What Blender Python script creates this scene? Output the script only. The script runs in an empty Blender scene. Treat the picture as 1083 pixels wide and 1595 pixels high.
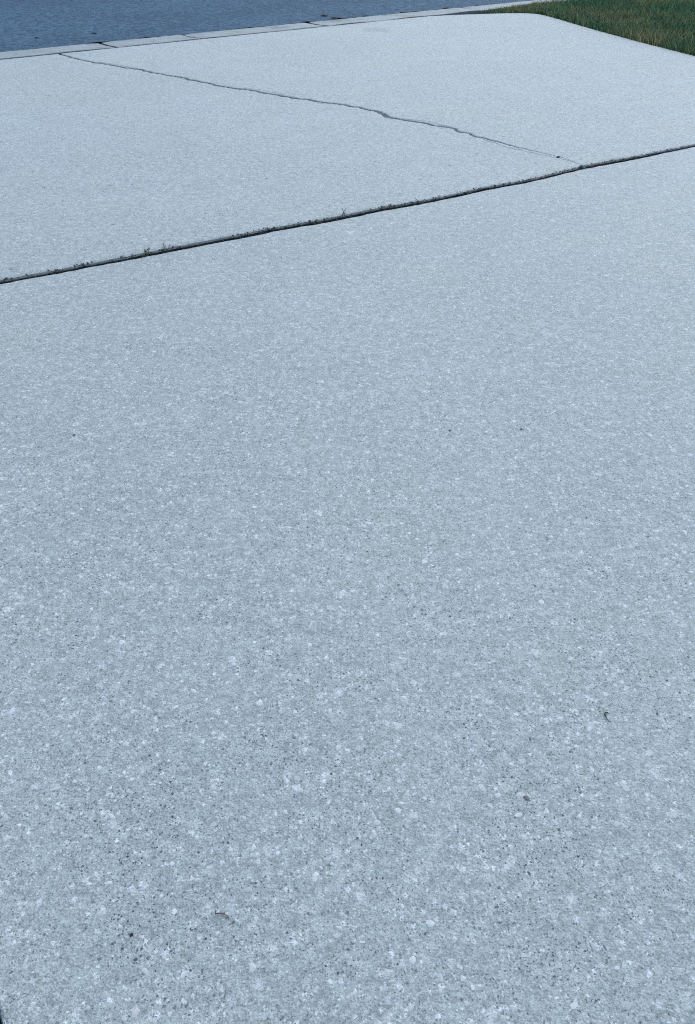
import bpy, bmesh, math, random
import numpy as np
from mathutils import Vector, noise

random.seed(11)
rng = np.random.default_rng(11)
sc = bpy.context.scene

# ---------------------------------------------------------------- camera, sky, sun, exposure
cd = bpy.data.cameras.new('camera'); cam = bpy.data.objects.new('camera', cd)
sc.collection.objects.link(cam); sc.camera = cam
cam.location = (0, 0, 1.55)
cam.rotation_euler = (math.radians(90 - 37.9), 0, 0)
cd.sensor_fit = 'VERTICAL'; cd.sensor_height = 36.0; cd.lens = 36.0 * 1250 / 1595
cd.clip_start = 0.05; cd.clip_end = 1500

SUN_EL, SUN_AZ = math.radians(45), math.radians(30)      # azimuth from +Y towards +X
w = bpy.data.worlds.new('World'); sc.world = w; w.use_nodes = True
wn = w.node_tree.nodes; wl = w.node_tree.links
sky = wn.new('ShaderNodeTexSky'); sky.sky_type = 'NISHITA'; sky.sun_disc = False
sky.sun_elevation = SUN_EL; sky.sun_rotation = SUN_AZ
sky.air_density = 1.0; sky.dust_density = 1.0; sky.ozone_density = 1.5
wl.new(sky.outputs[0], wn['Background'].inputs[0])
wn['Background'].inputs[1].default_value = 0.13

sd = bpy.data.lights.new('sun', 'SUN'); sd.energy = 0.6; sd.angle = math.radians(70)
sd.color = (1.0, 0.96, 0.9)
sun = bpy.data.objects.new('sun', sd); sc.collection.objects.link(sun)
sdir = Vector((math.sin(SUN_AZ) * math.cos(SUN_EL), math.cos(SUN_AZ) * math.cos(SUN_EL), math.sin(SUN_EL)))
sun.rotation_euler = sdir.to_track_quat('Z', 'Y').to_euler()
sun.location = sdir * 30

vs = sc.view_settings
vs.view_transform = 'Standard'; vs.look = 'None'; vs.gamma = 1; vs.use_curve_mapping = False
vs.exposure = 1.37
sc.render.engine = 'CYCLES'
sc.cycles.use_denoising = False; sc.cycles.pixel_filter_type = 'BLACKMAN_HARRIS'; sc.cycles.filter_width = 1.1
sc.cycles.max_bounces = 4; sc.cycles.diffuse_bounces = 3; sc.cycles.glossy_bounces = 2

# ---------------------------------------------------------------- helpers
def link(o, parent=None):
    sc.collection.objects.link(o)
    if parent: o.parent = parent
    return o

def tag(o, label, cat=None, group=None, kind=None):
    o['label'] = label
    if cat: o['category'] = cat
    if group: o['group'] = group
    if kind: o['kind'] = kind
    return o

def mesh_obj(name, verts, faces, mat, parent=None, smooth=False):
    me = bpy.data.meshes.new(name); me.from_pydata(verts, [], faces); me.update()
    if mat: me.materials.append(mat)
    if smooth:
        for p in me.polygons: p.use_smooth = True
    return link(bpy.data.objects.new(name, me), parent)

def empty(name, loc=(0, 0, 0)):
    o = bpy.data.objects.new(name, None); o.location = loc; o.empty_display_size = 0.1
    return link(o)

class NT:
    """small node-tree writer"""
    def __init__(s, name):
        s.m = bpy.data.materials.new(name); s.m.use_nodes = True
        s.t = s.m.node_tree; s.n = s.t.nodes; s.b = s.n['Principled BSDF']
        s.co = s.n.new('ShaderNodeTexCoord').outputs['Object']
    def lk(s, a, b):
        if isinstance(a, (int, float)): b.default_value = a
        elif isinstance(a, tuple): b.default_value = a if len(a) == 4 or b.type == 'VECTOR' else a + (1,)
        else: s.t.links.new(a, b)
    def noise(s, scale, detail=3, rough=0.5, co=None, out=0, dist=0.0):
        n = s.n.new('ShaderNodeTexNoise'); n.inputs['Scale'].default_value = scale
        n.inputs['Detail'].default_value = detail; n.inputs['Roughness'].default_value = rough
        n.inputs['Distortion'].default_value = dist
        s.lk(co or s.co, n.inputs['Vector']); return n.outputs[out]
    def vor(s, scale, co=None, feature='F1', metric='EUCLIDEAN'):
        n = s.n.new('ShaderNodeTexVoronoi'); n.feature = feature; n.distance = metric
        n.inputs['Scale'].default_value = scale
        s.lk(co or s.co, n.inputs['Vector']); return n
    def math(s, op, a, b=0.0, c=0.0, clamp=False):
        n = s.n.new('ShaderNodeMath'); n.operation = op; n.use_clamp = clamp
        s.lk(a, n.inputs[0]); s.lk(b, n.inputs[1]); s.lk(c, n.inputs[2]); return n.outputs[0]
    def rng(s, v, a, b, c=0.0, d=1.0, smooth=True):
        n = s.n.new('ShaderNodeMapRange'); n.interpolation_type = 'SMOOTHSTEP' if smooth else 'LINEAR'
        s.lk(v, n.inputs[0])
        for i, x in enumerate((a, b, c, d)): s.lk(x, n.inputs[i + 1])
        return n.outputs[0]
    def mix(s, f, a, b, mode='MIX'):
        n = s.n.new('ShaderNodeMix'); n.data_type = 'RGBA'; n.blend_type = mode
        s.lk(f, n.inputs[0]); s.lk(a, n.inputs[6]); s.lk(b, n.inputs[7]); return n.outputs[2]
    def warp(s, scale, amount, co=None):
        c = s.noise(scale, 2, 0.5, co, 1)
        a = s.n.new('ShaderNodeVectorMath'); a.operation = 'SUBTRACT'; s.lk(c, a.inputs[0]); a.inputs[1].default_value = (.5, .5, .5)
        b = s.n.new('ShaderNodeVectorMath'); b.operation = 'SCALE'; s.lk(a.outputs[0], b.inputs[0]); b.inputs['Scale'].default_value = amount
        d = s.n.new('ShaderNodeVectorMath'); d.operation = 'ADD'; s.lk(co or s.co, d.inputs[0]); s.lk(b.outputs[0], d.inputs[1])
        return d.outputs[0]
    def sep(s, col):
        n = s.n.new('ShaderNodeSeparateColor'); s.lk(col, n.inputs[0]); return n.outputs
    def speck(s, scale, prob, r, co, soft=0.6):
        """grains: random cells of a 3D Voronoi cut by the surface"""
        v = s.vor(scale, co); c = s.sep(v.outputs['Color'])
        pick = s.math('LESS_THAN', c[0], prob)
        rad = s.math('MULTIPLY_ADD', c[1], r * 0.7, r * 0.45)
        inner = s.math('MULTIPLY', rad, soft)
        m = s.rng(v.outputs['Distance'], rad, inner)
        return s.math('MULTIPLY', m, pick), c[2]
    def bump(s, h, strength, dist, nrm=None):
        n = s.n.new('ShaderNodeBump'); n.inputs['Strength'].default_value = strength
        n.inputs['Distance'].default_value = dist; s.lk(h, n.inputs['Height'])
        if nrm is not None: s.lk(nrm, n.inputs['Normal'])
        return n.outputs[0]
    def done(s, col, rough=0.85, nrm=None, spec=0.4):
        s.lk(col, s.b.inputs['Base Color']); s.lk(rough, s.b.inputs['Roughness'])
        s.b.inputs['Specular IOR Level'].default_value = spec
        if nrm is not None: s.lk(nrm, s.b.inputs['Normal'])
        return s.m

# ---------------------------------------------------------------- materials
def mat_concrete(name, base=(0.312, 0.348, 0.318), pale=(0.64, 0.65, 0.62), dark=(0.035, 0.042, 0.046), k=1.0, stain=None, wear=0):
    t = NT(name)
    w1 = t.warp(170, 0.011); w2 = t.warp(300, 0.0065)
    big = t.noise(0.5, 3, 0.6); mid = t.noise(3.2, 4, 0.7)
    g3 = t.noise(26, 2, .8); g2 = t.noise(75, 2, .8); grain = t.noise(215, 2, .85)   # grain that reads at each distance
    col = t.mix(t.rng(big, .32, .68), (base[0] * .92, base[1] * .94, base[2] * .90), (base[0] * 1.07, base[1] * 1.06, base[2] * 1.09))
    col = t.mix(t.rng(mid, .32, .68, 0, .7), col, (base[0] * .84, base[1] * .86, base[2] * .86))
    col = t.mix(t.rng(t.noise(.75, 3, .6, t.warp(.9, .6)), .45, .66, 0, .75), col, (base[0] * 1.03, base[1] * .99, base[2] * .90))
    col = t.mix(t.rng(t.noise(1.5, 4, .72), .54, .72, 0, .7), col, (base[0] * .80, base[1] * .83, base[2] * .82))
    for g, a in ((g3, .26), (g2, .30), (grain, .36)):
        col = t.mix(t.rng(g, .53, .35, 0, a), col, tuple(c * .38 for c in base))
        col = t.mix(t.rng(g, .49, .67, 0, a), col, tuple(c * 1.62 for c in base))
    dens = t.rng(g3, .40, .60, .5, 1.0)
    # pale limestone and shell aggregate, three sizes, mottled inside
    s1, r1 = t.speck(44, .26, .50, w1, .78)
    s2, r2 = t.speck(90, .38, .50, w1, .78)
    s3, r3 = t.speck(190, .40, .50, w2, .45)
    mott = t.rng(grain, .35, .6, .55, 1.0)
    for s_, r_, a in ((s1, r1, .46), (s2, r2, .90), (s3, r3, .95)):
        amt = t.math('MULTIPLY', t.math('MULTIPLY', s_, t.math('MULTIPLY_ADD', r_, .95, .10)), a * k)
        amt = t.math('MULTIPLY', t.math('MULTIPLY', amt, dens), mott)
        col = t.mix(amt, col, pale)
    # dark sand grains and pits
    d1, q1 = t.speck(215, .50, .50, w2, .6)
    d2, q2 = t.speck(105, .26, .40, w2, .6)
    d3, q3 = t.speck(55, .05, .18, w2, .6)
    ddens = t.rng(t.noise(3.6, 3, .7), .40, .62, .58, 1.0)
    dk = t.math('MAXIMUM', t.math('MULTIPLY', d1, t.math('MULTIPLY_ADD', q1, .65, .4)), t.math('MULTIPLY', d2, t.math('MULTIPLY_ADD', q2, .8, .2)))
    dk = t.math('MULTIPLY', t.math('MULTIPLY', dk, ddens), k)
    dk = t.math('MAXIMUM', dk, t.math('MULTIPLY', d3, .9 * k))
    col = t.mix(dk, col, dark)
    if wear:
        col = t.mix(t.rng(t.noise(1.9, 5, .75), .46, .66, 0, wear), col, (base[0] * .38, base[1] * .40, base[2] * .42))
    if stain:
        wst = t.warp(5, .35)
        for (sx, sy, rad, amt) in stain:
            v = t.n.new('ShaderNodeVectorMath'); v.operation = 'DISTANCE'; t.lk(wst, v.inputs[0]); v.inputs[1].default_value = (sx, sy, 0)
            col = t.mix(t.rng(v.outputs['Value'], rad, rad * .3, 0, amt), col, (base[0] * .45, base[1] * .47, base[2] * .45))
    h = t.math('ADD', grain, g2)
    return t.done(col, .72, t.bump(h, 0.7, 0.003), .42)

def mat_plain(name, c0, c1, scale, rough=.9, bump=.0, dist=.004):
    t = NT(name); n = t.noise(scale, 5, .65)
    col = t.mix(t.rng(n, .3, .7), c0, c1)
    return t.done(col, rough, t.bump(n, bump, dist) if bump else None, .3)

M = {}
M['concrete'] = mat_concrete('concrete_driveway', stain=[(.40, 12.75, .28, .40), (-.9, 10.2, .25, .10)])
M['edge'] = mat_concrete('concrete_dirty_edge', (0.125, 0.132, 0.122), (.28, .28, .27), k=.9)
M['kerb'] = mat_concrete('concrete_kerb', (0.225, 0.262, 0.240), (.40, .42, .40), k=1.0, wear=.75)
M['soil'] = mat_plain('soil_and_crevice_shade', (.006, .006, .006), (.026, .025, .022), 60, .95, .8, .01)  # soil in the joints; on slab walls it also paints in the gap's shade
M['debris'] = mat_plain('debris_dark', (.009, .010, .011), (.030, .028, .026), 90, .9, .5)
M['crack_dirt'] = mat_plain('crack_dirt', (.055, .060, .052), (.15, .157, .14), 25, .95, .6, .005)
M['litter'] = mat_plain('joint_litter', (.012, .013, .013), (.085, .082, .072), 22, .95)
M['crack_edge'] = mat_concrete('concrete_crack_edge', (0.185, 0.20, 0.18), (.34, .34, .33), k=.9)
M['twig'] = mat_plain('twig_brown', (.075, .045, .035), (.16, .10, .08), 120, .8, .3)
M['twig_dark'] = mat_plain('twig_black', (.01, .01, .011), (.025, .022, .022), 120, .7, .3)
M['weed'] = mat_plain('weed_green', (.030, .045, .030), (.07, .085, .05), 80, .7)
M['weed_dry'] = mat_plain('weed_dry', (.045, .035, .035), (.10, .08, .07), 80, .8)

def mat_stone(name, c, blotch=1.0):
    t = NT(name); n = t.noise(160, 4, .6); g = t.noise(500, 2, .6)
    col = t.mix(t.rng(n, .3, .7), tuple(x * .72 for x in c), c)
    col = t.mix(t.rng(g, .38, .62, 0, .5 * blotch), col, (.29, .31, .285)); col = t.mix(t.rng(t.noise(70, 2, .6), .42, .58, 0, .45 * blotch), col, (.30, .325, .30))
    return t.done(col, .7, t.bump(n, .4, .001), .4)
STONES = [mat_stone('stone_white', (.63, .65, .61), .6), mat_stone('stone_pale', (.47, .49, .45)),
          mat_stone('stone_cream', (.53, .54, .49), .7), mat_stone('stone_grey', (.42, .44, .41))]
FLECK = mat_stone('stone_slate', (.11, .125, .13), .4)
DARKST = [mat_stone('stone_dark', (.05, .055, .06), .35), mat_stone('stone_brown', (.13, .09, .075))]

def mat_asphalt():
    t = NT('asphalt')
    w = t.warp(200, .004); big = t.noise(.5, 4, .6); mid = t.noise(14, 7, .88)
    col = t.mix(t.rng(big, .3, .7), (.030, .078, .116), (.048, .114, .158))
    col = t.mix(t.rng(mid, .54, .38, 0, .9), col, (.028, .045, .065))
    gr = t.noise(11, 3, .85); col = t.mix(t.rng(gr, .52, .36, 0, .8), col, (.015, .036, .062)); col = t.mix(t.rng(gr, .5, .64, 0, .7), col, (.085, .145, .20))
    s1, r1 = t.speck(85, .5, .5, w, .5); s2, r2 = t.speck(40, .16, .4, w, .5)
    col = t.mix(t.math('MULTIPLY', s1, t.math('MULTIPLY', r1, .8)), col, (.16, .23, .29))
    col = t.mix(t.math('MULTIPLY', s2, .6), col, (.22, .29, .35))
    d, _ = t.speck(60, .3, .42, w, .5)
    col = t.mix(t.math('MULTIPLY', d, .8), col, (.015, .016, .018))
    return t.done(col, .9, t.bump(mid, .7, .01), .1)
M['asphalt'] = mat_asphalt()

def mat_ground():
    t = NT('lawn_soil'); n = t.noise(1.2, 5, .6); f = t.noise(45, 5, .7)
    col = t.mix(t.rng(n, .35, .65), (.022, .036, .014), (.045, .040, .022))
    col = t.mix(t.rng(f, .35, .65), (.012, .016, .008), col)
    return t.done(col, .95, t.bump(f, .8, .02), .2)
M['ground'] = mat_ground()

def mat_blade():
    t = NT('grass_blade')
    a = t.n.new('ShaderNodeAttribute'); a.attribute_name = 'tint'
    t.b.inputs['Transmission Weight'].default_value = 0
    m = t.done(a.outputs['Color'], .55, None, .3)
    tr = t.n.new('ShaderNodeBsdfTranslucent'); t.lk(a.outputs['Color'], tr.inputs[0])
    mx = t.n.new('ShaderNodeMixShader'); mx.inputs[0].default_value = .4
    t.lk(t.b.outputs[0], mx.inputs[1]); t.lk(tr.outputs[0], mx.inputs[2])
    t.lk(mx.outputs[0], t.n['Material Output'].inputs[0])
    return m
M['blade'] = mat_blade()

# ---------------------------------------------------------------- ground, road
def sheet(name, pts, z, mat, label, cat):
    o = mesh_obj(name, [(x, y, z) for x, y in pts], [tuple(range(len(pts)))], mat)
    return tag(o, label, cat, kind='structure')

GZ = -0.035
sheet('ground', [(-400, -400), (400, -400), (400, 400), (-400, 400)], GZ, M['ground'],
      'dark soil and thatch of the lawn beside the driveway', 'ground')

K0 = Vector((-3.96, 10.378)); KD = Vector((.799, .602)).normalized(); KM = Vector((-KD.y, KD.x))
def kp(s, m): return K0 + KD * s + KM * m
KW = 0.56
sheet('road', [kp(-120, KW - .02), kp(160, KW - .02), kp(160, 7.6), kp(-120, 7.6)], -0.020, M['asphalt'],
      'dark blue grey asphalt road along the top of the picture', 'road')

# ---------------------------------------------------------------- driveway slabs
AX = Vector((-.521, .853)); NX = Vector((.853, .521))     # along the drive, across the drive

def resample(pts, step, jit, seed, closed=False):
    out = []
    P = [Vector(p) for p in pts]
    for i in range(len(P) - 1):
        a, b = P[i], P[i + 1]; L = (b - a).length; n = max(1, int(L / step))
        nn = Vector((-(b - a).y, (b - a).x)).normalized()
        for k in range(n):
            q = a.lerp(b, k / n)
            v = noise.noise(Vector((q.x * 9, q.y * 9, seed))) + .7 * noise.noise(Vector((q.x * 31, q.y * 31, seed + 5)))
            out.append(q + nn * v * jit)
    out.append(P[-1]); return out

def slab(name, outline, prof_scale, z, mats, parent, thick=.10, crk=None):
    """outline CCW; profile rings step inwards and up to the top face"""
    n = len(outline); P = outline
    nor = []
    for i in range(n):
        a, b, c = P[i - 1], P[i], P[(i + 1) % n]
        t = (c - a)
        if t.length < 1e-9: t = Vector((1, 0))
        t.normalize(); nor.append(Vector((-t.y, t.x)))
    prof = [(0, -thick), (0, -.014), (.10, -.008), (.35, -.0032), (.65, -.0009), (1.0, 0)]
    verts, faces = [], []
    for f, dz in prof:
        for i in range(n):
            s = prof_scale[i]; jz = 0
            if 0 < f < 1: jz = .0015 * noise.noise(Vector((P[i].x * 40, P[i].y * 40, f * 7)))
            q = P[i] + nor[i] * (f * s)
            k = min(1.6, .5 + s / .03)
            verts.append((q.x, q.y, z + (dz * k if dz > -.05 else dz) + jz))
    R = len(prof)
    for r in range(R - 1):
        for i in range(n):
            j = (i + 1) % n
            faces.append((r * n + i, r * n + j, (r + 1) * n + j, (r + 1) * n + i))
    nside = len(faces)
    faces.append(tuple((R - 1) * n + i for i in range(n)))
    me = bpy.data.meshes.new(name); me.from_pydata(verts, [], faces); me.update()
    for m in mats: me.materials.append(m)
    for i, p in enumerate(me.polygons):
        if i < nside:
            p.use_smooth = True
            v = i % n
            r_ = i // n; c_ = crk[v] if crk else 0
            p.material_index = (0 if c_ == 2 and r_ > 0 else 3 if c_ else 2 if r_ < 2 else 1) if r_ < 3 else 0  # slab wall and lowest bevel near-black: crevice shade painted along with soil stain
    return link(bpy.data.objects.new(name, me), parent)

drive = tag(empty('driveway', (0, 0, 0)), 'pale exposed aggregate concrete driveway filling most of the picture', 'driveway', kind='structure')

# transverse joint: near edge read off the photograph, on the ground
J_near = [(-2.367, 3.459), (-1.725, 3.835), (-1.40, 4.015), (-1.09, 4.192), (-.77, 4.385), (-.555, 4.515), (-.43, 4.597),
          (-.112, 4.755), (.228, 4.972), (.475, 5.113), (.898, 5.390), (1.166, 5.548), (1.665, 5.895), (2.20, 6.215), (2.632, 6.496),
          (4.798, 7.819)]
jw = [.022, .024, .030, .036, .042, .044, .044, .050, .040, .040, .036, .032, .040, .042, .034, .03]
JN = Vector((-.5194, .8546))
J_near = [tuple(p + JN * (.010 * noise.noise(Vector((p.x * 2.6, p.y * 2.6, 77))))) if 0 < i_ else tuple(p) for i_, p in enumerate(resample(J_near[:-1], .12, 0, 0))] + [J_near[-1]]
jw = list(np.interp(np.linspace(0, 1, len(J_near)), np.linspace(0, 1, len(jw)), jw))
J_far = [Vector(p) + JN * w_ for p, w_ in zip(J_near, jw)]
jn = resample(J_near, .035, .006, 1.0)
jf = resample(J_far, .035, .006, 2.0)

# near slab: back left -> back right -> joint right -> joint left
near_out = [Vector((1.3705, -2.677)), Vector((8.53, 1.70))] + list(reversed(jn))
left_edge = resample([(-2.367, 3.459), (-2.3735, 3.455), (1.3705, -2.677)], .04, .003, 3.0)[1:-1]
near_out += left_edge
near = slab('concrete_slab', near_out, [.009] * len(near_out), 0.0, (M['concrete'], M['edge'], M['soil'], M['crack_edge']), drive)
near['label'] = 'wide near slab of speckled concrete in the foreground'

# far slab, cracked in two
crack = [(-3.366, 10.734), (-2.987, 10.293), (-2.72, 10.10), (-2.461, 9.883), (-2.20, 9.70), (-1.964, 9.464), (-1.70, 9.27), (-1.503, 9.077),
         (-1.207, 8.78), (-.96, 8.63), (-.742, 8.469), (-.52, 8.27), (-.303, 8.121), (-.10, 8.0), (.106, 7.85), (.272, 7.669), (.320, 7.53),
         (.348, 7.471), (.45, 7.40), (.531, 7.328), (.68, 7.21), (.829, 7.078), (.95, 6.90), (1.049, 6.76), (1.17, 6.60), (1.297, 6.446),
         (1.42, 6.30), (1.534, 6.192), (1.62, 6.06), (1.645, 5.965)]
cr = resample(crack, .025, .032, 4.0)
cr_l, cr_r, cr_s = [], [], []
for i, q in enumerate(cr):
    a, b = cr[max(0, i - 1)], cr[min(len(cr) - 1, i + 1)]
    t = (b - a).normalized(); nn = Vector((-t.y, t.x))
    wd = .0062 + .008 * max(0, noise.noise(Vector((q.x * 2.2, q.y * 2.2, 9)))) + .003 * noise.noise(Vector((q.x * 17, q.y * 17, 4)))
    wd *= .15 + .85 * min(1, (len(cr) - i) / 90.0)
    if 7.45 < q.y < 7.70: wd += .008
    fade = min(1, max(0, (len(cr) - 8 - i) / 40.0))
    e1 = max(0, noise.noise(Vector((q.x * 11, q.y * 11, 31)))) * .010 * fade; e2 = max(0, noise.noise(Vector((q.x * 13, q.y * 13, 47)))) * .010 * fade
    wd = max(.0007, wd * fade)
    cr_l.append(q - nn * (wd + e1)); cr_r.append(q + nn * (wd + e2)); cr_s.append(.0015 + .026 * fade)
FZ = 0.005
k_edge = lambda s0, s1, sd_: resample([kp(s0, -.028), kp(s1, -.028)], .08, .008, sd_)
jsc = [max(.028, .045 + .03 * noise.noise(Vector((q.x * 2.3, q.y * 2.3, 3))) + .022 * noise.noise(Vector((q.x * 14, q.y * 14, 6)))) for q in jf]
s_cr = (Vector(crack[0]) - K0).dot(KD)
# right piece: joint (from the crack to the right end) -> right edge -> kerb edge back to the crack -> crack down
ji = min(range(len(jf)), key=lambda i: (jf[i] - Vector(crack[-1])).length)
redge = resample([(4.798, 7.850), (4.035, 10.598), (3.712, 11.62), (3.413, 12.71), (3.10, 14.05), (3.03, 14.30), (2.93, 14.52), (2.75, 14.62), (2.45, 14.60), (1.60, 14.385), (1.18, 14.22)], .06, .006, 5.0)
kedge_r = list(reversed(k_edge(s_cr + .012, 6.30, 6.0)))
right_out = jf[ji + 1:] + redge[1:-1] + kedge_r + list(cr_r)
right_scale = jsc[ji + 1:] + [.014] * (len(redge) - 2) + [.018] * len(kedge_r) + cr_s
# left piece: joint left end -> crack -> up crack -> kerb edge leftwards -> left flare
kedge_l = list(reversed(k_edge(-3.4, s_cr - .012, 7.0)))
ledge = resample([kp(-3.4, -.028), (-4.6, 7.0), (-2.385, 3.49)], .06, .005, 8.0)
left_out = jf[:ji] + list(reversed(cr_l)) + kedge_l[:-1] + ledge[1:-1]
left_scale = jsc[:ji] + cr_s[::-1] + [.018] * (len(kedge_l) - 1) + [.014] * (len(ledge) - 2)

def flags(P):
    ids = {tuple(q): (2 if c < .010 else 1) for L in (cr_l, cr_r) for q, c in zip(L, cr_s)}
    return [ids.get(tuple(q), 0) for q in P]
def orient(P, S):
    A = sum(P[i - 1].x * P[i].y - P[i].x * P[i - 1].y for i in range(len(P)))
    return (P, S) if A > 0 else (P[::-1], S[::-1])
ro, rs = orient(right_out, right_scale); lo, ls = orient(left_out, left_scale)
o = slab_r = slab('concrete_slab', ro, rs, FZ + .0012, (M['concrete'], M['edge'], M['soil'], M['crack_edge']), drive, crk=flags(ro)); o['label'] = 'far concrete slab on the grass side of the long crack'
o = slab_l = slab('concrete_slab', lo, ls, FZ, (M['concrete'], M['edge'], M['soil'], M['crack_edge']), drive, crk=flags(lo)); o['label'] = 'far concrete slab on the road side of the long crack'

def ribbon(name, A, B, zf, mat, parent, nx=5):
    verts, faces = [], []
    for i, (a, b) in enumerate(zip(A, B)):
        for k in range(nx):
            q = a.lerp(b, k / (nx - 1)); verts.append((q.x, q.y, zf(q, k / (nx - 1))))
    for i in range(len(A) - 1):
        for k in range(nx - 1):
            v = i * nx + k; faces.append((v, v + nx, v + nx + 1, v + 1))
    return mesh_obj(name, verts, faces, mat, parent, True)

# soil packed in the joint: deep beside the near slab, higher against the far slab
ja = resample(J_near, .02, 0, 0); jb = resample([Vector(p) + JN * .075 for p in J_near], .02, 0, 0)
m_ = min(len(ja), len(jb)); ja, jb = ja[:m_], jb[:m_]
ja = [p - JN * .01 for p in ja]
def zj(q, u):
    v = noise.noise(Vector((q.x * 3, q.y * 3, 0))); v2 = noise.noise(Vector((q.x * 45, q.y * 45, 2)))
    return max(-.034, -.038 + .030 * u ** 1.5 + .014 * v * u + .006 * v2 * (.3 + u))
ribbon('joint_soil', ja, jb, zj, M['soil'], drive, 7)
ca = [q - Vector((.03, .03)) for q in cr]; cb = [q + Vector((.03, .03)) for q in cr]
ribbon('crack_soil', ca, cb, lambda q, u: -.003 + .006 * noise.noise(Vector((q.x * 8, q.y * 8, 1))), M['crack_dirt'], drive, 4)
ka = [kp(-3.4 + .06 * i, -.08) for i in range(170)]; kb = [kp(-3.4 + .06 * i, .05) for i in range(170)]
ribbon('kerb_joint_soil', ka, kb, lambda q, u: -.022 + .012 * noise.noise(Vector((q.x * 3, q.y * 3, 3))), M['soil'], drive, 4)

V_, F_ = [], []
for i in range(2300):
    q = jf[random.randrange(len(jf))]
    if noise.noise(Vector((q.x * 3.3, q.y * 3.3, 21))) < random.uniform(-.7, .35): continue
    u = -.014 + .036 * random.random() ** 1.6; p = q + JN * u + KD * random.uniform(-.02, .02); sz = random.uniform(.002, .006); b = len(V_)
    z = -.016 + .020 * min(1, max(0, u + .012) / .04) ** .6
    for k in range(5):
        an = k * 1.2566 + random.uniform(-.3, .3); V_.append((p.x + sz * math.cos(an) * random.uniform(.6, 1.8), p.y + sz * math.sin(an), z + random.uniform(0, .004)))
    V_.append((p.x, p.y, z + random.uniform(.003, .008)))
    for k in range(5): F_.append((b + k, b + (k + 1) % 5, b + 5))
mesh_obj('joint_litter', V_, F_, M['litter'], drive)['kind'] = 'stuff'

# hairline strands that leave the crack and rejoin it
def hairline(i0, i1, off, parent, zt):
    A, B = [], []
    for i in range(i0, min(i1, len(cr) - 2)):
        u = (i - i0) / (i1 - i0); q = cr[i]; t = (cr[i + 1] - cr[i - 1]).normalized(); nn = Vector((-t.y, t.x))
        c = q + nn * (off * math.sin(math.pi * u) ** .7 + .012 * noise.noise(Vector((q.x * 16, q.y * 16, off * 90))))
        h = .0028 + .0022 * noise.noise(Vector((q.x * 20, q.y * 20, 3)))
        A.append(c - nn * h); B.append(c + nn * h)
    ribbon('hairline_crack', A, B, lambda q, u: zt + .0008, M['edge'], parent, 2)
for i0, i1, off in ((30, 62, .05), (80, 104, -.05), (118, 150, .06), (196, 214, .06), (222, 262, -.055), (150, 172, -.04)):
    hairline(i0, i1, off, slab_r if off > 0 else slab_l, FZ + .0012 if off > 0 else FZ)

# slivers of broken concrete wedged in the crack
for i in range(9):
    q = cr[int(10 + i * (len(cr) - 25) / 9 + random.uniform(-4, 4))]
    n = 7; a0 = random.uniform(0, 6.28); vs_, fs = [], []
    t = Vector((.62, -.78))
    for r_, z_ in ((1, -.02), (.95, .003), (.7, .005)):
        for k in range(n):
            an = a0 + k * 2 * math.pi / n; rr = random.uniform(.8, 1.15) * r_
            u, v = .06 * math.cos(an) * rr, .009 * math.sin(an) * rr
            p = q + t * u + Vector((-t.y, t.x)) * v
            vs_.append((p.x, p.y, z_))
    for r_ in range(2):
        for k in range(n): fs.append((r_ * n + k, r_ * n + (k + 1) % n, (r_ + 1) * n + (k + 1) % n, (r_ + 1) * n + k))
    fs.append(tuple(2 * n + k for k in range(n)))
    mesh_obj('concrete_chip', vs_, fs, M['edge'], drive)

# ---------------------------------------------------------------- aggregate stones set in the near slab
def stone_mesh(mat, seed):
    r = random.Random(seed); n = r.choice((7, 8, 9)); el = r.uniform(.4, .95)
    a = [2 * math.pi * (k + r.uniform(-.3, .3)) / n for k in range(n)]
    rad = [r.uniform(.42, 1.15) for _ in range(n)]
    v, f = [], []
    for s, z in ((1, -.12), (.93, .035), (.62, .075)):
        for k in range(n):
            v.append((math.cos(a[k]) * rad[k] * s * .5, math.sin(a[k]) * rad[k] * s * .5 * el, z * (1 + r.uniform(-.3, .3))))
    v.append((0, 0, .08))
    for q in range(2):
        for k in range(n): f.append((q * n + k, q * n + (k + 1) % n, (q + 1) * n + (k + 1) % n, (q + 1) * n + k))
    for k in range(n): f.append((2 * n + k, 2 * n + (k + 1) % n, 3 * n))
    me = bpy.data.meshes.new('aggregate_stone'); me.from_pydata(v, [], f); me.update(); me.materials.append(mat)
    for p in me.polygons: p.use_smooth = True
    return me
SM = [stone_mesh(STONES[i % 4], 100 + i) for i in range(24)]
DM = [stone_mesh(DARKST[i % 2], 300 + i) for i in range(6)]

def in_view(x, y, mx=0.0):
    h = .60 + .385 * (y - .55) if y > .55 else .6
    return abs(x) < h + mx
n_st = 0
while n_st < 255:                                   # pale stones, nearest and largest
    y = .42 + 1.5 * random.random() ** 1.5; x = random.uniform(-1.2, 1.2)
    if not in_view(x, y, .05) or Vector((x, y)).dot(NX) < -.19: continue
    if noise.noise(Vector((x * 2.5, y * 2.5, 3))) < random.uniform(-.6, .25): continue
    o = bpy.data.objects.new('aggregate_stone', random.choice(SM)); link(o, near)
    s = min(.023, .007 + random.expovariate(1 / .0046))
    o.location = (x, y, -.0003); o.scale = (s, s * random.uniform(.7, 1.1), .013); o.rotation_euler = (0, 0, random.uniform(0, 6.28))
    n_st += 1
for i in range(42):                                 # dark grains
    y = .45 + 1.7 * random.random() ** 1.3; x = random.uniform(-1.1, 1.1)
    if Vector((x, y)).dot(NX) < -.19: continue
    o = bpy.data.objects.new('dark_grain', random.choice(DM)); link(o, near)
    s = random.uniform(.0035, .0065)
    o.location = (x, y, -.0002); o.scale = (s, s, .009); o.rotation_euler = (0, 0, random.uniform(0, 6.28))

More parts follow.
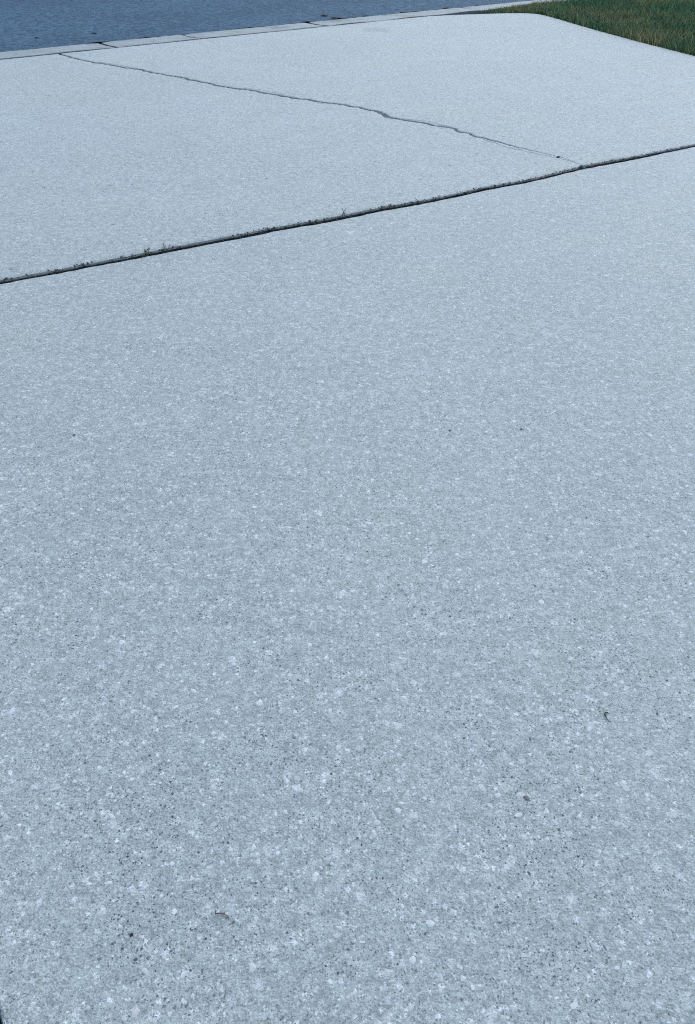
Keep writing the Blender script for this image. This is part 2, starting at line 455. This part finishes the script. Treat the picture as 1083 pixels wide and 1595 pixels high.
CRY = [-q.y for q in cr]; CRX = [q.x for q in cr]
CRY = np.maximum.accumulate(np.array(CRY))
def near_crack(x, y): return min((q.x - x) ** 2 + (q.y - y) ** 2 for q in cr[::4]) < .0035
# the rest of the aggregate, farther off, joined
def stones_joined(count, y0, y1, seed, parent, far=False):
    r = random.Random(seed); V, F, MI = [], [], []
    src = [([v.co.copy() for v in m.vertices], [tuple(p.vertices) for p in m.polygons]) for m in SM]
    c = 0; ztop = FZ + .0012 if parent is slab_r else FZ
    while c < count:
        y = y0 + (y1 - y0) * r.random() ** 1.2; x = r.uniform(-5, 5) if far else r.uniform(-2.9, 2.9)
        if not in_view(x, y, .5) or Vector((x, y)).dot(NX) < -.19: continue
        side = (Vector((x, y)) - Vector((-.006, 4.86))).dot(JN)
        if (side < .16 or (Vector((x, y)) - K0).dot(KM) > -.1 or x > np.interp(y, [7.85, 10.6, 14.05], [4.7, 3.95, 2.95]) or y > 14.1) if far else side > -.05: continue
        if far and (near_crack(x, y) or (parent is slab_r) != (x > np.interp(-y, CRY, CRX))): continue
        if noise.noise(Vector((x * 2.5, y * 2.5, 3))) < r.uniform(-.6, .3): continue
        k = r.randrange(len(src)); vs_, fs = src[k]; b = len(V); a = r.uniform(0, 6.28); ca_, sa = math.cos(a), math.sin(a)
        s = min(.026, .006 + r.expovariate(1 / .0045)) * (1.5 if far else 1); dk_ = far and r.random() < .38
        for q in vs_:
            V.append((x + s * (q.x * ca_ - q.y * sa), y + s * (q.x * sa + q.y * ca_), (ztop if far else 0) - .0003 + q.z * .013))
        for f in fs: F.append(tuple(b + i for i in f)); MI.append(4 if dk_ else k % 4)
        c += 1
    me = bpy.data.meshes.new('aggregate_stones'); me.from_pydata(V, [], F)
    for m in STONES + [FLECK]: me.materials.append(m)
    me.polygons.foreach_set('material_index', MI); me.update()
    o = link(bpy.data.objects.new('aggregate_stones', me), parent); o['kind'] = 'stuff'
    return o
stones_joined(2400, .44, 2.2, 9, near)
stones_joined(2600, .9, 5.6, 5, near)
stones_joined(2600, 4.6, 14.0, 6, slab_r, True)
stones_joined(2200, 4.0, 11.5, 7, slab_l, True)

# ---------------------------------------------------------------- kerb
kerb = tag(empty('kerb', (K0.x, K0.y, 0)), 'low concrete kerb strip between the driveway and the road', 'kerb', kind='structure')
cuts = [-60, -30, -7.6, -4.6, -1.6, 1.43, 2.60, 4.63, 7.7, 10.8, 13.9, 40, 90]
sect = [(0, -.12), (0, .006), (.016, .010), (.10, .006), (.30, -.002), (.46, -.002), (.535, -.001), (.555, -.009), (KW, -.12)]
for i in range(len(cuts) - 1):
    gw = {1.43: .026, 2.60: .012, 4.63: .028}
    a, b = cuts[i] + gw.get(cuts[i], .007), cuts[i + 1] - gw.get(cuts[i + 1], .007)
    n = max(2, int((b - a) / .12)) if b - a < 5 else 6
    vs_, fs = [], []; m = len(sect)
    for k in range(n + 1):
        s = a + (b - a) * k / n; e = .006 if k in (0, n) else 0
        sk = .10 * ((s - a) / (b - a)) * 0
        for j, (u, z) in enumerate(sect):
            uu = u + (.006 * noise.noise(Vector((s * 6, j, 1))) if j in (1, 2, 6, 7) else 0)
            p = kp(s - .16 * (u - .25) * 0, uu) - K0
            vs_.append((p.x, p.y, z + (.009 * noise.noise(Vector((s * 1.7, 5, 2))) if j in (1, 2) else 0) - (e if 0 < j < m - 1 else 0)))
    for k in range(n):
        for j in range(m - 1): fs.append((k * m + j, (k + 1) * m + j, (k + 1) * m + j + 1, k * m + j + 1))
    fs.append(tuple(range(m))); fs.append(tuple(n * m + j for j in reversed(range(m))))
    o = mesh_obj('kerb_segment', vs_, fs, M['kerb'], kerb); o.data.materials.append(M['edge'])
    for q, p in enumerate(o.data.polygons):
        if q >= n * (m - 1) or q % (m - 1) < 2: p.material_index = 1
def zr(q, u):
    return -.009 + .014 * noise.noise(Vector((q.x * 2.1, q.y * 2.1, 13))) + .010 * noise.noise(Vector((q.x * 9, q.y * 9, 17))) + .006 * (1 - u) - .030 * u * u
ra = [kp(-6 + .04 * i, KW - .004) - K0 for i in range(420)]; rb = [kp(-6 + .04 * i, KW + .13) - K0 for i in range(420)]
def zrw(q, u): return zr(q, u)
ribbon('gutter_dirt', ra, rb, zrw, M['debris'], kerb, 6)
# far side of the road
fk = tag(empty('kerb', (kp(0, 7.58).x, kp(0, 7.58).y, 0)), 'far kerb strip across the road beyond the picture', 'kerb', kind='structure')
for i in range(12):
    a, b = -30 + i * 6 + .01, -24 + i * 6 - .01; vs_, fs = [], []
    for s in (a, b):
        for u, z in ((0, -.12), (0, .0), (.02, .012), (.25, .02), (.54, .014), (.56, -.12)):
            p = kp(s, 7.58 + u) - kp(0, 7.58); vs_.append((p.x, p.y, z))
    for j in range(5): fs.append((j, 6 + j, 7 + j, 1 + j))
    fs += [tuple(range(6)), tuple(reversed(range(6, 12)))]
    mesh_obj('kerb_segment', vs_, fs, M['kerb'], fk)

# ---------------------------------------------------------------- grass
def grass(name, xy, hmin, hmax, label, lean=.5, hs=1.0):
    n = len(xy); x, y = xy[:, 0], xy[:, 1]
    h = rng.uniform(hmin, hmax, n) * (0.8 + .4 * rng.random(n)) * hs; wd = rng.uniform(.003, .006, n)
    a = rng.uniform(0, 2 * np.pi, n); ln = h * rng.uniform(.1, lean, n) * 1.6; la = rng.uniform(0, 2 * np.pi, n)
    ca_, sa = np.cos(a) * wd, np.sin(a) * wd; lx, ly = np.cos(la) * ln, np.sin(la) * ln
    V = np.zeros((n, 5, 3), np.float32)
    z0 = np.full(n, GZ - .004)
    V[:, 0] = np.stack([x - ca_, y - sa, z0], 1); V[:, 1] = np.stack([x + ca_, y + sa, z0], 1)
    V[:, 2] = np.stack([x + lx * .35 - ca_ * .75, y + ly * .35 - sa * .75, z0 + h * .62], 1)
    V[:, 3] = np.stack([x + lx * .35 + ca_ * .75, y + ly * .35 + sa * .75, z0 + h * .62], 1)
    V[:, 4] = np.stack([x + lx, y + ly, z0 + h], 1)
    b = (np.arange(n) * 5)[:, None]
    F = np.concatenate([b + [0, 1, 3], b + [0, 3, 2], b + [2, 3, 4]], 1).reshape(-1, 3).astype(np.int32)
    me = bpy.data.meshes.new(name)
    me.vertices.add(n * 5); me.vertices.foreach_set('co', V.reshape(-1))
    me.loops.add(F.size); me.loops.foreach_set('vertex_index', F.reshape(-1))
    me.polygons.add(len(F)); me.polygons.foreach_set('loop_start', np.arange(len(F), dtype=np.int32) * 3)
    # colour: green, with drier patches and single straw blades
    dry = np.array([noise.noise(Vector((px * .9, py * .9, 7))) for px, py in xy]) * .9 + np.array([noise.noise(Vector((px * 3, py * 3, 2))) for px, py in xy]) * .4
    u = np.clip(dry * 1.3 + .35 + rng.normal(0, .22, n), 0, 1)[:, None]
    g0, g1 = np.array([.036, .112, .046]), np.array([.170, .178, .078])
    c = (g0 * (1 - u) + g1 * u) * (rng.uniform(.25, 1.0, n) ** 1.5 * 1.7)[:, None]
    st = rng.random(n) < .03; c[st] = np.array([.20, .19, .12]) * rng.uniform(.7, 1.3, st.sum())[:, None]
    C = np.ones((n, 5, 4), np.float32); C[:, :, :3] = c[:, None, :]
    at_ = me.color_attributes.new('tint', 'FLOAT_COLOR', 'POINT'); at_.data.foreach_set('color', C.reshape(-1))
    me.update(); me.validate(); me.materials.append(M['blade'])
    o = link(bpy.data.objects.new(name, me))
    return tag(o, label, 'grass', kind='stuff')

def scatter(n, poly_test, x0, x1, y0, y1):
    p = np.stack([rng.uniform(x0, x1, n), rng.uniform(y0, y1, n)], 1)
    return p[poly_test(p)]
edge_pts = np.array([(11.05, -2.4), (4.798, 7.85), (4.035, 10.598), (3.712, 11.62), (3.413, 12.71), (3.10, 14.05), (3.03, 14.30)])
def right_of_edge(p, off=.05):
    ex = np.interp(p[:, 1], edge_pts[:, 1], edge_pts[:, 0]); return p[:, 0] > ex + off
def kerb_m(p): return (p[:, 0] - K0.x) * KM.x + (p[:, 1] - K0.y) * KM.y
def kerb_s(p): return (p[:, 0] - K0.x) * KD.x + (p[:, 1] - K0.y) * KD.y
def lawn_r(p): return right_of_edge(p, -.004) & (kerb_m(p) < -.05)
P1 = scatter(200000, lawn_r, 2.9, 11.0, 7.0, 18.0)
P2 = scatter(40000, lambda p: right_of_edge(p, .06) & (kerb_m(p) < -.05), 4.5, 14, -1.0, 7.0)
# wedge between the slab corner and the kerb, thinning out towards the road
def wedge(p):
    s = kerb_s(p); m = kerb_m(p)
    fy = np.interp(p[:, 0], [1.6, 2.45, 2.75, 2.95, 3.1], [14.43, 14.64, 14.66, 14.58, 14.35])
    return (p[:, 1] > fy) & (m < -.03) & (p[:, 0] > 1.8) & (p[:, 0] < 3.2) & (rng.random(len(p)) < np.interp(p[:, 0], [2.1, 2.55, 3.0], [0, .25, 1]))
P3 = scatter(60000, wedge, 1.7, 3.2, 14.2, 16.0)
PW = np.concatenate([P1, P2, P3]); HW = np.concatenate([np.ones(len(P1) + len(P2)), np.full(len(P3), .62)])
grass('lawn_grass', PW, .07, .15, 'green and straw coloured lawn grass beside the far right corner of the driveway', hs=HW)
def lawn_l(p):
    n_ = p[:, 0] * NX.x + p[:, 1] * NX.y; s_ = p[:, 0] * AX.x + p[:, 1] * AX.y
    lim = np.interp(s_, [-3, 4.2, 8.4, 11.6], [-.27, -.29, -.34, -1.45])
    return (n_ < lim) & (n_ > lim - 1.7) & (kerb_m(p) < -.05) & (s_ > -1.5)
PL = scatter(260000, lawn_l, -10, .8, -1.5, 9)
grass('lawn_grass', PL, .04, .08, 'green lawn grass along the left edge of the driveway')

# ---------------------------------------------------------------- weeds, twigs, crumbs
def tube(bm, pts, r0, r1, n=5):
    rings = []
    for i, p in enumerate(pts):
        a = pts[max(0, i - 1)]; b = pts[min(len(pts) - 1, i + 1)]; t = (b - a).normalized()
        u = t.orthogonal().normalized(); v = t.cross(u); r = r0 + (r1 - r0) * i / (len(pts) - 1)
        rings.append([bm.verts.new(p + u * r * math.cos(2 * math.pi * k / n) + v * r * math.sin(2 * math.pi * k / n)) for k in range(n)])
    for a, b in zip(rings, rings[1:]):
        for k in range(n): bm.faces.new((a[k], a[(k + 1) % n], b[(k + 1) % n], b[k]))
    bm.faces.new(rings[0][::-1]); bm.faces.new(rings[-1])

def bm_obj(name, bm, mat, parent=None):
    me = bpy.data.meshes.new(name); bm.to_mesh(me); bm.free(); me.materials.append(mat)
    for p in me.polygons: p.use_smooth = True
    return link(bpy.data.objects.new(name, me), parent)

def weed(loc, stems, hgt, spread, label, mat, seed, leaves=4):
    r = random.Random(seed); root = tag(empty('weed', loc), label, 'weed', 'weeds growing in the driveway joint')
    for s in range(stems):
        a = r.uniform(0, 6.28); h = .9 * hgt * r.uniform(.55, 1.1); sp = spread * r.uniform(.3, 1.0)
        d = Vector((math.cos(a), math.sin(a) * .6, 0)); base = Vector((r.uniform(-.5, .5) * spread * JN.y, -r.uniform(-.5, .5) * spread * JN.x, -.01))
        pts = [base + d * sp * (k / 5) ** 1.6 + Vector((0, 0, (h + .01) * (k / 5) ** .85)) + Vector((r.uniform(-1, 1), r.uniform(-1, 1), 0)) * .0025 for k in range(6)]
        bm = bmesh.new(); tube(bm, pts, .0028, .0014); st = bm_obj('stem', bm, mat, root)
        bm = bmesh.new()
        for k in range(leaves):
            p = pts[r.randrange(2, 6)]; la = r.uniform(0, 6.28); L = r.uniform(.007, .014)
            t = Vector((math.cos(la), math.sin(la), r.uniform(-.1, .7))).normalized(); u = t.cross(Vector((0, 0, 1))).normalized() * L * .28
            v = [bm.verts.new(q) for q in (p, p + t * L * .45 + u, p + t * L, p + t * L * .45 - u)]; bm.faces.new(v)
        bm_obj('leaves', bm, mat, root)
    return root
weed((-1.075, 4.225, -.012), 6, .050, .045, 'spindly weed sprig nearest the left end of the dark joint', M['weed'], 1)
weed((-.985, 4.278, -.012), 4, .060, .030, 'thin upright weed just right of the leftmost sprig in the joint', M['weed'], 2, 3)
weed((-1.50, 4.000, -.014), 5, .018, .05, 'tiny low weed clump near the left end of the joint', M['weed'], 3)
weed((-.375, 4.645, -.010), 5, .016, .03, 'small green weed clump where the joint bends left of centre', M['weed'], 4)
weed((-.025, 4.850, -.012), 3, .075, .035, 'tallest dark weed with three stems at the middle of the joint', M['weed_dry'], 5, 2)
weed((.260, 5.030, -.010), 3, .030, .04, 'reddish dry weed right of the tallest weed in the joint', M['weed_dry'], 6)
weed((.475, 5.150, -.010), 5, .026, .06, 'low sprawling weed in the joint right of centre', M['weed_dry'], 7)
weed((.560, 5.200, -.010), 4, .035, .04, 'short branching dry weed beside the low sprawling one', M['weed_dry'], 8)
weed((.770, 5.345, -.012), 7, .016, .03, 'compact dark weed tuft in the joint before the crack', M['weed'], 9)

def crumb(name, loc, size, label, mat, cat, seed, group=None, flat=.5, long=1.0, rz=0.0):
    bm = bmesh.new(); bmesh.ops.create_icosphere(bm, subdivisions=2, radius=.5)
    for v in bm.verts:
        d = 1 + .55 * noise.noise(v.co * 3.1 + Vector((seed * 3.7, 0, 0))); v.co = Vector((v.co.x * d * long, v.co.y * d, max(v.co.z * d * flat, -.5 * flat * .6)))
        v.co *= size
    o = bm_obj(name, bm, mat); o.location = (loc[0], loc[1], loc[2] + size * .12); o.rotation_euler.z = rz
    return tag(o, label, cat, group)
crumb('soil_clod', (1.525, 6.165, .006), .022, 'dark soil clod in the crack just before the joint', M['debris'], 'clod', 1)
crumb('soil_crumb', (.386, .987, 0), .011, 'brown crumb of dirt lying on the near concrete right of centre', DARKST[1], 'crumb', 2)
crumb('soil_crumb', (-.365, .660, 0), .007, 'brown crumb of dirt on the near concrete at lower left', DARKST[1], 'crumb', 3)
crumb('soil_crumb', (-.405, .700, 0), .007, 'dark smear of dirt near the lower left corner of the driveway', M['debris'], 'crumb', 4, flat=.2)
crumb('pebble', (.37, 2.47, 0), .010, 'dark pebble on the right middle of the driveway', DARKST[0], 'pebble', 5)
crumb('pebble', (.63, 2.48, 0), .009, 'dark pebble farther right beside another on mid driveway', DARKST[0], 'pebble', 6)
crumb('pebble', (-.98, 2.44, 0), .010, 'lone dark pebble on the left middle of the driveway', DARKST[0], 'pebble', 7)
crumb('leaf_litter', (-.363, 14.50, -.02), .10, 'dark leaf scrap standing in for the road crack beyond the third kerb gap', M['debris'], 'leaf litter', 8, flat=.12, long=1.5, rz=-.5)  # this scrap and the next stand in for a thin crack in the asphalt
crumb('leaf_litter', (-.17, 14.20, -.02), .10, 'dark leaf scrap standing in for the road crack close to the kerb gap', M['debris'], 'leaf litter', 9, flat=.12, long=2.2, rz=-.9)
crumb('leaf_litter', (-.60, 13.80, -.02), .07, 'small leaf scrap against the road side of the kerb', M['debris'], 'leaf litter', 10, flat=.15, long=1.8, rz=.6)
crumb('leaf_litter', (-3.44, 12.62, -.02), .055, 'black scrap alone on the asphalt at upper left', M['debris'], 'leaf litter', 11, flat=.2, long=1.3, rz=.3)
crumb('leaf_litter', (-4.10, 12.20, -.02), .045, 'smaller dark scrap on the asphalt near the left border', M['debris'], 'leaf litter', 12, flat=.2, long=1.3)
for i in range(22):
    s = random.choice((random.uniform(-.5, 5), random.uniform(5.3, 7.6), random.uniform(5.3, 7.6))); p = kp(s, KW + random.uniform(.0, .05) + (.12 if s > 5.3 and random.random() < .3 else 0))
    crumb('leaf_litter', (p.x, p.y, -.02), random.uniform(.03, .07), 'dark bits of leaf litter caught along the road edge of the kerb', M['debris'], 'leaf litter', 30 + i, 'leaf litter along the kerb', .2, random.uniform(1.5, 3), math.atan2(KD.y, KD.x))

def twig(loc, pts, r, label, mat):
    bm = bmesh.new(); tube(bm, [Vector(p) for p in pts], r, r * .6, 6)
    o = bm_obj('twig', bm, mat); o.location = loc; return tag(o, label, 'twig')
twig((.613, 1.199, .002), [(.006, .013, 0), (.001, .014, .001), (-.003, .009, .002), (-.003, .001, .002), (-.0015, -.006, .001), (.002, -.011, 0), (.006, -.012, 0)], .0014,
     'small curled black twig on the right side of the driveway', M['twig_dark'])
twig((-.240, .738, .002), [(-.013, .006, 0), (-.012, .000, .001), (-.006, .0005, .002), (.002, -.0005, .002), (.010, -.003, .001), (.014, -.007, 0)], .0016,
     'short reddish brown twig near the bottom left of centre', M['twig'])
